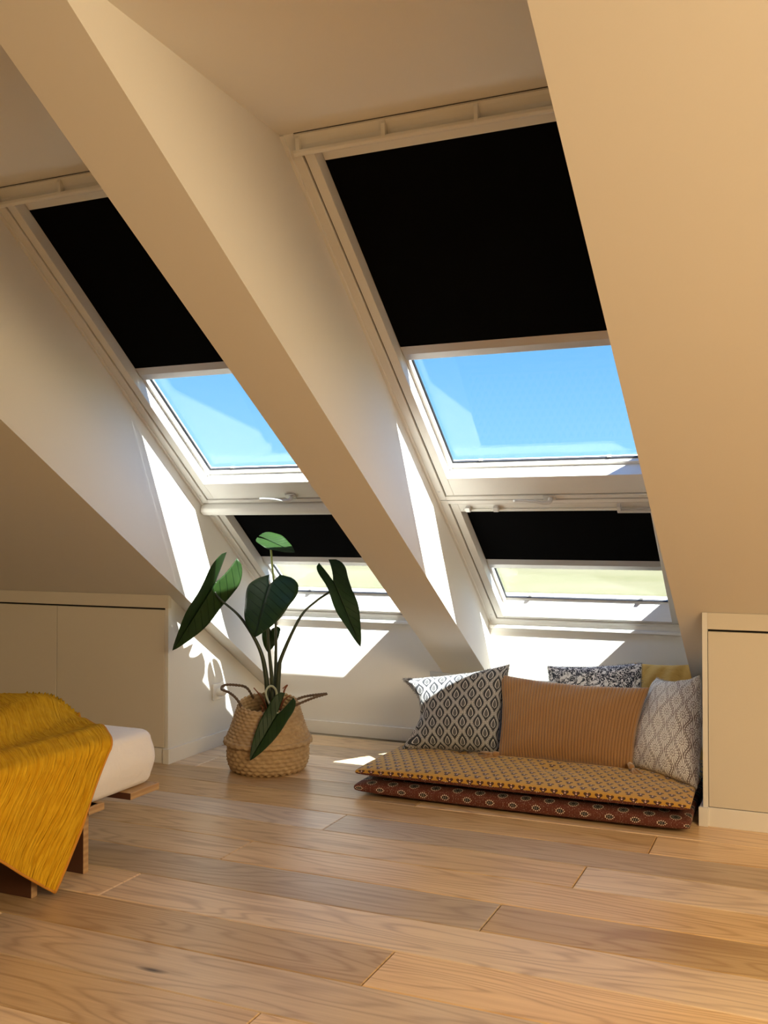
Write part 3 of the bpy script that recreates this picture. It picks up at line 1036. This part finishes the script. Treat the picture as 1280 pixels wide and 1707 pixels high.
# right leaf
leaf(PL(0.283, 0.0, 0.826), PL(0.405, -0.02, 0.537), (RV * 0.92 + Vector((0, 0, 0.38))) * 0.69 + KV * 0.72, 0.086, fold=0.29, seed=2, lobe=0.30)
stem([(0.035, 0, 0.215), (0.045, 0, 0.42), (0.062, 0, 0.50), (0.14, 0.01, 0.665), (0.21, 0.02, 0.735), (0.272, 0.02, 0.780), (0.283, 0.004, 0.824)], 0.014, 0.0052, M_stem)
# middle leaf facing the room
leaf(PL(0.012, -0.06, 0.812), PL(-0.040, -0.200, 0.605), RV * 0.93 + KV * -0.10 + Vector((0, 0, 0.36)), 0.136, fold=-0.10, seed=3, lobe=0.24, droop=0.06, curl=0.20, notch=0.2)
stem([(0.018, -0.01, 0.215), (0.018, -0.015, 0.38), (0.006, -0.02, 0.52), (-0.003, -0.02, 0.66), (0.0, -0.03, 0.76), (0.012, -0.056, 0.810)], 0.011, 0.0055, M_stem)
# top leaf
leaf(PL(0.000, 0.0, 1.002), PL(0.118, -0.03, 0.950), (RV * 0.5 + Vector((0, 0, 0.87))) * 0.58 + KV * 0.80, 0.068, fold=0.10, seed=4, lobe=0.40, wave=0.004, notch=0.10)
stem([(0.030, 0.01, 0.215), (0.032, 0.01, 0.45), (0.031, 0.012, 0.62), (0.029, 0.012, 0.72)], 0.010, 0.006, M_stem)
stem([(0.029, 0.012, 0.72), (0.022, 0.012, 0.82), (0.014, 0.010, 0.90), (0.010, 0.008, 0.955), (0.000, 0.003, 1.000)], 0.0058, 0.0045, M_stem_pale)
# small leaf behind the stalks
leaf(PL(0.004, 0.075, 0.600), PL(-0.010, 0.060, 0.503), RV * 1.0 + KV * 0.1, 0.044, fold=0.1, seed=5, lobe=0.22, wave=0.02)
stem([(0.022, 0.03, 0.215), (0.026, 0.04, 0.42), (0.03, 0.06, 0.55), (0.02, 0.075, 0.605), (0.004, 0.077, 0.600)], 0.008, 0.004, M_stem)
# drooping leaf in front of the basket
leaf(PL(0.058, -0.150, 0.268), PL(-0.050, -0.222, 0.088), RV * 0.80 + KV * -0.10 + Vector((0, 0, -0.42)), 0.058, fold=0.15, seed=6, lobe=0.42, wave=0.005)
stem([(0.035, -0.02, 0.22), (0.040, -0.03, 0.33), (0.028, -0.05, 0.366), (0.010, -0.065, 0.370), (-0.002, -0.075, 0.345), (0.018, -0.11, 0.305), (0.058, -0.149, 0.270)], 0.006, 0.0045, M_stem_white)
# dry leaf sheaths at the base
for pts in ([(0.0, -0.02, 0.25), (-0.02, -0.03, 0.31), (-0.06, -0.03, 0.36)], [(0.05, -0.01, 0.24), (0.07, -0.01, 0.34), (0.085, -0.01, 0.368), (0.065, -0.02, 0.355)], [(0.05, -0.03, 0.25), (0.075, -0.05, 0.31), (0.10, -0.05, 0.33)], [(-0.03, -0.06, 0.22), (-0.015, -0.07, 0.27), (-0.025, -0.06, 0.29)]):
    P = smoothpath([PL(*p) for p in pts], 5)
    obj('dry_sheath', tube(P, [0.005 - 0.003 * i / len(P) for i in range(len(P))], 6), M_dry, pl, smooth=True)

# ------------------------------------------------------------------ floor mattresses and cushions
def pillow(name, c, T, m, label, cat, nu=40, nv=34, pinch=0.07, back=None, pin=None, power=0.42, ribs=0, wr=0.006, seed=0, group=None, mod=None, flatback=1.0, corner=0.0, one=False, fringe=0, fringe_m=None):
    """cushion through four corners BL, BR, TR, TL"""
    BL, BR, TR, TL = [Vector(p) for p in c]
    N = (BR - BL + TR - TL).cross(TL - BL + TR - BR).normalized()
    W_, H_ = ((BR - BL).length + (TR - TL).length) / 2, ((TL - BL).length + (TR - BR).length) / 2
    V, F, UV = [], [], []
    def pos(u, v, s):
        pL, pR, pB, pT = pin or (pinch,) * 4
        uu = u * (1 - (pR if u > 0 else pL) * (1 - v * v) ** 1.3 * u * u)
        vv = v * (1 - (pT if v > 0 else pB) * (1 - u * u) * v * v)
        a, b = (uu + 1) / 2, (vv + 1) / 2
        p = BL * (1 - a) * (1 - b) + BR * a * (1 - b) + TR * a * b + TL * (1 - a) * b
        e = max(0.0, (1 - u ** 2) * (1 - v ** 2))
        h = T * e ** power
        nz = noise.noise(Vector((u * 2.2 + seed, v * 2.2, s * 3.0 + seed)))
        edge = 1 - e ** 0.5
        h += wr * nz * e ** 0.3
        # gathers running in from the corners and sides
        h += wr * 0.7 * math.sin((u - v) * 11 + seed) * edge * e ** 0.3
        if mod: h += mod(u, v, s) * e ** 0.25
        if ribs and s > 0: h += 0.0048 * (abs(math.sin(math.pi * ribs * (u + 1) / 2)) - 0.6) * min(1, e * 30)
        if s < 0: h *= flatback
        return p + N * (s * h)
    for s in (1, -1):
        base = len(V)
        mu = nu if s > 0 else 30
        U_ = [(-math.cos(math.pi * i / mu) if not ribs or s < 0 else -1 + 2 * i / mu) for i in range(mu + 1)]
        V_ = [-math.cos(math.pi * j / nv) for j in range(nv + 1)]
        def arc(pts):
            L = [0.0]
            for a, b in zip(pts[:-1], pts[1:]): L.append(L[-1] + (b - a).length)
            return [l - L[-1] / 2 for l in L]
        AU = arc([pos(u, 0.0, s) for u in U_]) if not ribs else [u * W_ / 2 for u in U_]
        AV = arc([pos(0.0, v, s) for v in V_])
        for i in range(mu + 1):
            for j in range(nv + 1):
                u, v = U_[i], V_[j]
                V.append(pos(u, v, s))
                UV.append((AU[i] + 0.3, AV[j] + 0.3))
        for i in range(mu):
            for j in range(nv):
                q = (base + i * (nv + 1) + j, base + (i + 1) * (nv + 1) + j, base + (i + 1) * (nv + 1) + j + 1, base + i * (nv + 1) + j + 1)
                F.append(q if s > 0 else q[::-1])
    org = (BL + BR) / 2
    t = thing(name, org, label, cat, group)
    o = obj('cover', (V, F), m, t, smooth=True, uv=UV)
    if back:
        o.data.materials.append(back)
        nf = nu * nv
        for p in o.data.polygons:
            if p.index >= nf: p.material_index = 1
    if fringe:
        rnd = random.Random(seed + 3)
        FV, FF = [], []
        for e in range(4):
            for k in range(fringe):
                q = -1 + 2 * (k + rnd.random()) / fringe
                u, v = [(q, -1), (1, q), (q, 1), (-1, q)][e]
                p = pos(u, v, 1)
                u2, v2 = u * (1.0 if e % 2 == 0 else 1.06), v * (1.06 if e % 2 == 0 else 1.0)
                p2 = BL * (1 - (u2 + 1) / 2) * (1 - (v2 + 1) / 2) + BR * ((u2 + 1) / 2) * (1 - (v2 + 1) / 2) + TR * ((u2 + 1) / 2) * ((v2 + 1) / 2) + TL * (1 - (u2 + 1) / 2) * ((v2 + 1) / 2)
                p1 = BL * (1 - (u + 1) / 2) * (1 - (v + 1) / 2) + BR * ((u + 1) / 2) * (1 - (v + 1) / 2) + TR * ((u + 1) / 2) * ((v + 1) / 2) + TL * (1 - (u + 1) / 2) * ((v + 1) / 2)
                d = (p2 - p1).normalized()
                d = (d + Vector((rnd.uniform(-.6, .6), rnd.uniform(-.6, .6), rnd.uniform(-.6, .6)))).normalized()
                sd = d.cross(Vector((rnd.uniform(-1, 1), -1, rnd.uniform(-1, 1)))).normalized() * 0.0011
                ln = rnd.uniform(0.004, 0.012)
                n = len(FV)
                FV += [p - sd, p + sd, p + d * ln]
                FF.append((n, n + 1, n + 2))
        obj('fringe', (FV, FF), fringe_m, t, kind='stuff')
    return t, pos

M_fr_dark = mat('fringe_dark', (0.20, 0.20, 0.21), 0.9, lambda b: bump(b, tex_noise(coord('Object'), 90, 2), 0.1, 0.002))
M_fr_light = mat('fringe_light', (0.55, 0.49, 0.43), 0.9, lambda b: bump(b, tex_noise(coord('Object'), 90, 2), 0.1, 0.002))

def tufts(u, v, s):
    d = 0
    for a, b in ((-0.5, 0.1), (0.14, -0.32), (0.55, 0.25), (-0.1, 0.45), (0.9, -0.2)):
        d -= 0.017 * math.exp(-(((u - a) * 1.9) ** 2 + ((v - b) * 0.95) ** 2) / 0.022)
    d += 0.004 * noise.noise(Vector((u * 7, v * 4, 3)))
    return d
MX0, MX1, MY0, MY1 = -1.665, -0.398, 3.515, 4.22
pillow('floor_mattress', ((MX0 - 0.005, MY0, 0.036), (MX1, MY0, 0.036), (MX1, MY1, 0.036), (MX0 - 0.005, MY1, 0.036)), 0.0355, M_medal,
       'rust red medallion print floor mattress lying on the oak floor, bottom one', 'mattress', nu=110, nv=50, pinch=0.012, power=0.16, wr=0.0, seed=2)
pillow('floor_mattress', ((MX0, MY0 + 0.002, 0.096), (MX1, MY0 + 0.002, 0.096), (MX1, MY1, 0.096), (MX0, MY1, 0.096)), 0.034, M_sprig,
       'mustard yellow sprig print floor mattress on top of the rust red one', 'mattress', nu=110, nv=56, pinch=0.014, power=0.17, wr=0.003, seed=4, mod=lambda u, v, s: tufts(u, v, s) if s > 0 else -0.003, flatback=0.75, back=M_medal)

ZM = 0.122
pillow('grey_cushion', ((-1.60, 4.14, ZM), (-1.02, 4.14, ZM), (-1.04, 4.235, 0.388), (-1.625, 4.235, 0.400)), 0.035, M_grey, 'plain pale grey cushion hidden behind the blue and corduroy cushions', 'cushion', pinch=0.03, seed=9)
pillow('floral_cushion', ((-1.05, 4.17, ZM), (-0.64, 4.17, ZM), (-0.685, 4.315, 0.478), (-1.095, 4.315, 0.442)), 0.055, M_floral, 'black and white leaf print cushion at the back under the right window', 'cushion', pinch=0.06, seed=11, fringe=150, fringe_m=M_fr_dark)
pillow('yellow_cushion', ((-0.72, 4.30, ZM - 0.1), (-0.42, 4.30, ZM - 0.1), (-0.492, 4.43, 0.468), (-0.735, 4.43, 0.462)), 0.045, M_yellow, 'crumpled plain yellow cushion in the back right corner', 'cushion', pinch=0.03, wr=0.022, seed=13)
pillow('blue_cushion', ((-1.605, 3.855, ZM), (-1.205, 3.950, ZM), (-1.200, 4.075, 0.474), (-1.680, 4.045, 0.389)), 0.085, M_blue, 'dark indigo cushion with pale ogee drop print at the left end', 'cushion', pin=(0.40, 0.05, 0.03, 0.12), seed=5, wr=0.012, fringe=190, fringe_m=M_fr_dark,
       mod=lambda u, v, s: -0.030 * math.exp(-(((u + 0.75) / 0.28) ** 2 + ((v + 0.12) / 0.30) ** 2)))
cu, cpos = pillow('corduroy_cushion', ((-1.195, 3.890, ZM), (-0.655, 3.885, ZM - 0.004), (-0.612, 4.040, 0.418), (-1.230, 4.045, 0.434)), 0.075, M_cord, 'ochre brown ribbed corduroy cushion with corner tassels in the middle', 'cushion', nu=300, nv=34, pin=(0.05, 0.05, 0.03, 0.12), ribs=46, seed=7, wr=0.008)
def tassel(p, d, seed):
    rnd = random.Random(seed)
    gs = [tube([p, p + d * 0.020, p + d * 0.030], [0.008, 0.013, 0.008], 8)]
    for k in range(14):
        sp = Vector((rnd.uniform(-1, 1), rnd.uniform(-1, 1), rnd.uniform(-1, 0.5))) * 0.022
        gs.append(tube([p + d * 0.026, p + d * 0.045 + sp * 0.7, p + d * 0.07 + sp], [0.0045, 0.0045, 0.003], 5))
    obj('tassel', join(*gs), M_cord, cu, smooth=True, uv=None)
tassel(Vector((-1.180, 3.860, ZM + 0.018)), Vector((-0.9, -0.35, -0.05)).normalized(), 1)
tassel(Vector((-0.660, 3.850, ZM + 0.030)), Vector((0.55, -0.65, -0.45)).normalized(), 2)
pillow('brown_print_cushion', ((-0.680, 3.945, ZM - 0.002), (-0.400, 3.745, ZM - 0.012), (-0.408, 3.935, 0.492), (-0.602, 4.160, 0.440)), 0.072, M_brown, 'cream cushion with brown ogee flower print leaning on the right cabinet', 'cushion', pin=(0.02, 0.03, 0.04, 0.12), seed=8, wr=0.010, fringe=170, fringe_m=M_fr_light)

# ------------------------------------------------------------------ outside
gv, gf = [], []
G = 24
for i in range(G + 1):
    for j in range(G + 1):
        x, y = -500 + 1000 * i / G, 4.9 + 700 * (j / G) ** 2
        gv.append((x, y, -4.5 + 0.3 * noise.noise(Vector((x * 0.02, y * 0.02, 0)))))
for i in range(G):
    for j in range(G):
        gf.append((i * (G + 1) + j, (i + 1) * (G + 1) + j, (i + 1) * (G + 1) + j + 1, i * (G + 1) + j + 1))
struct('ground_meadow', (gv, gf), M_grass, 'dry green meadow outside below the roof windows', 'meadow', smooth=True)

for o in bpy.data.objects:
    if '_w' in o: del o['_w']
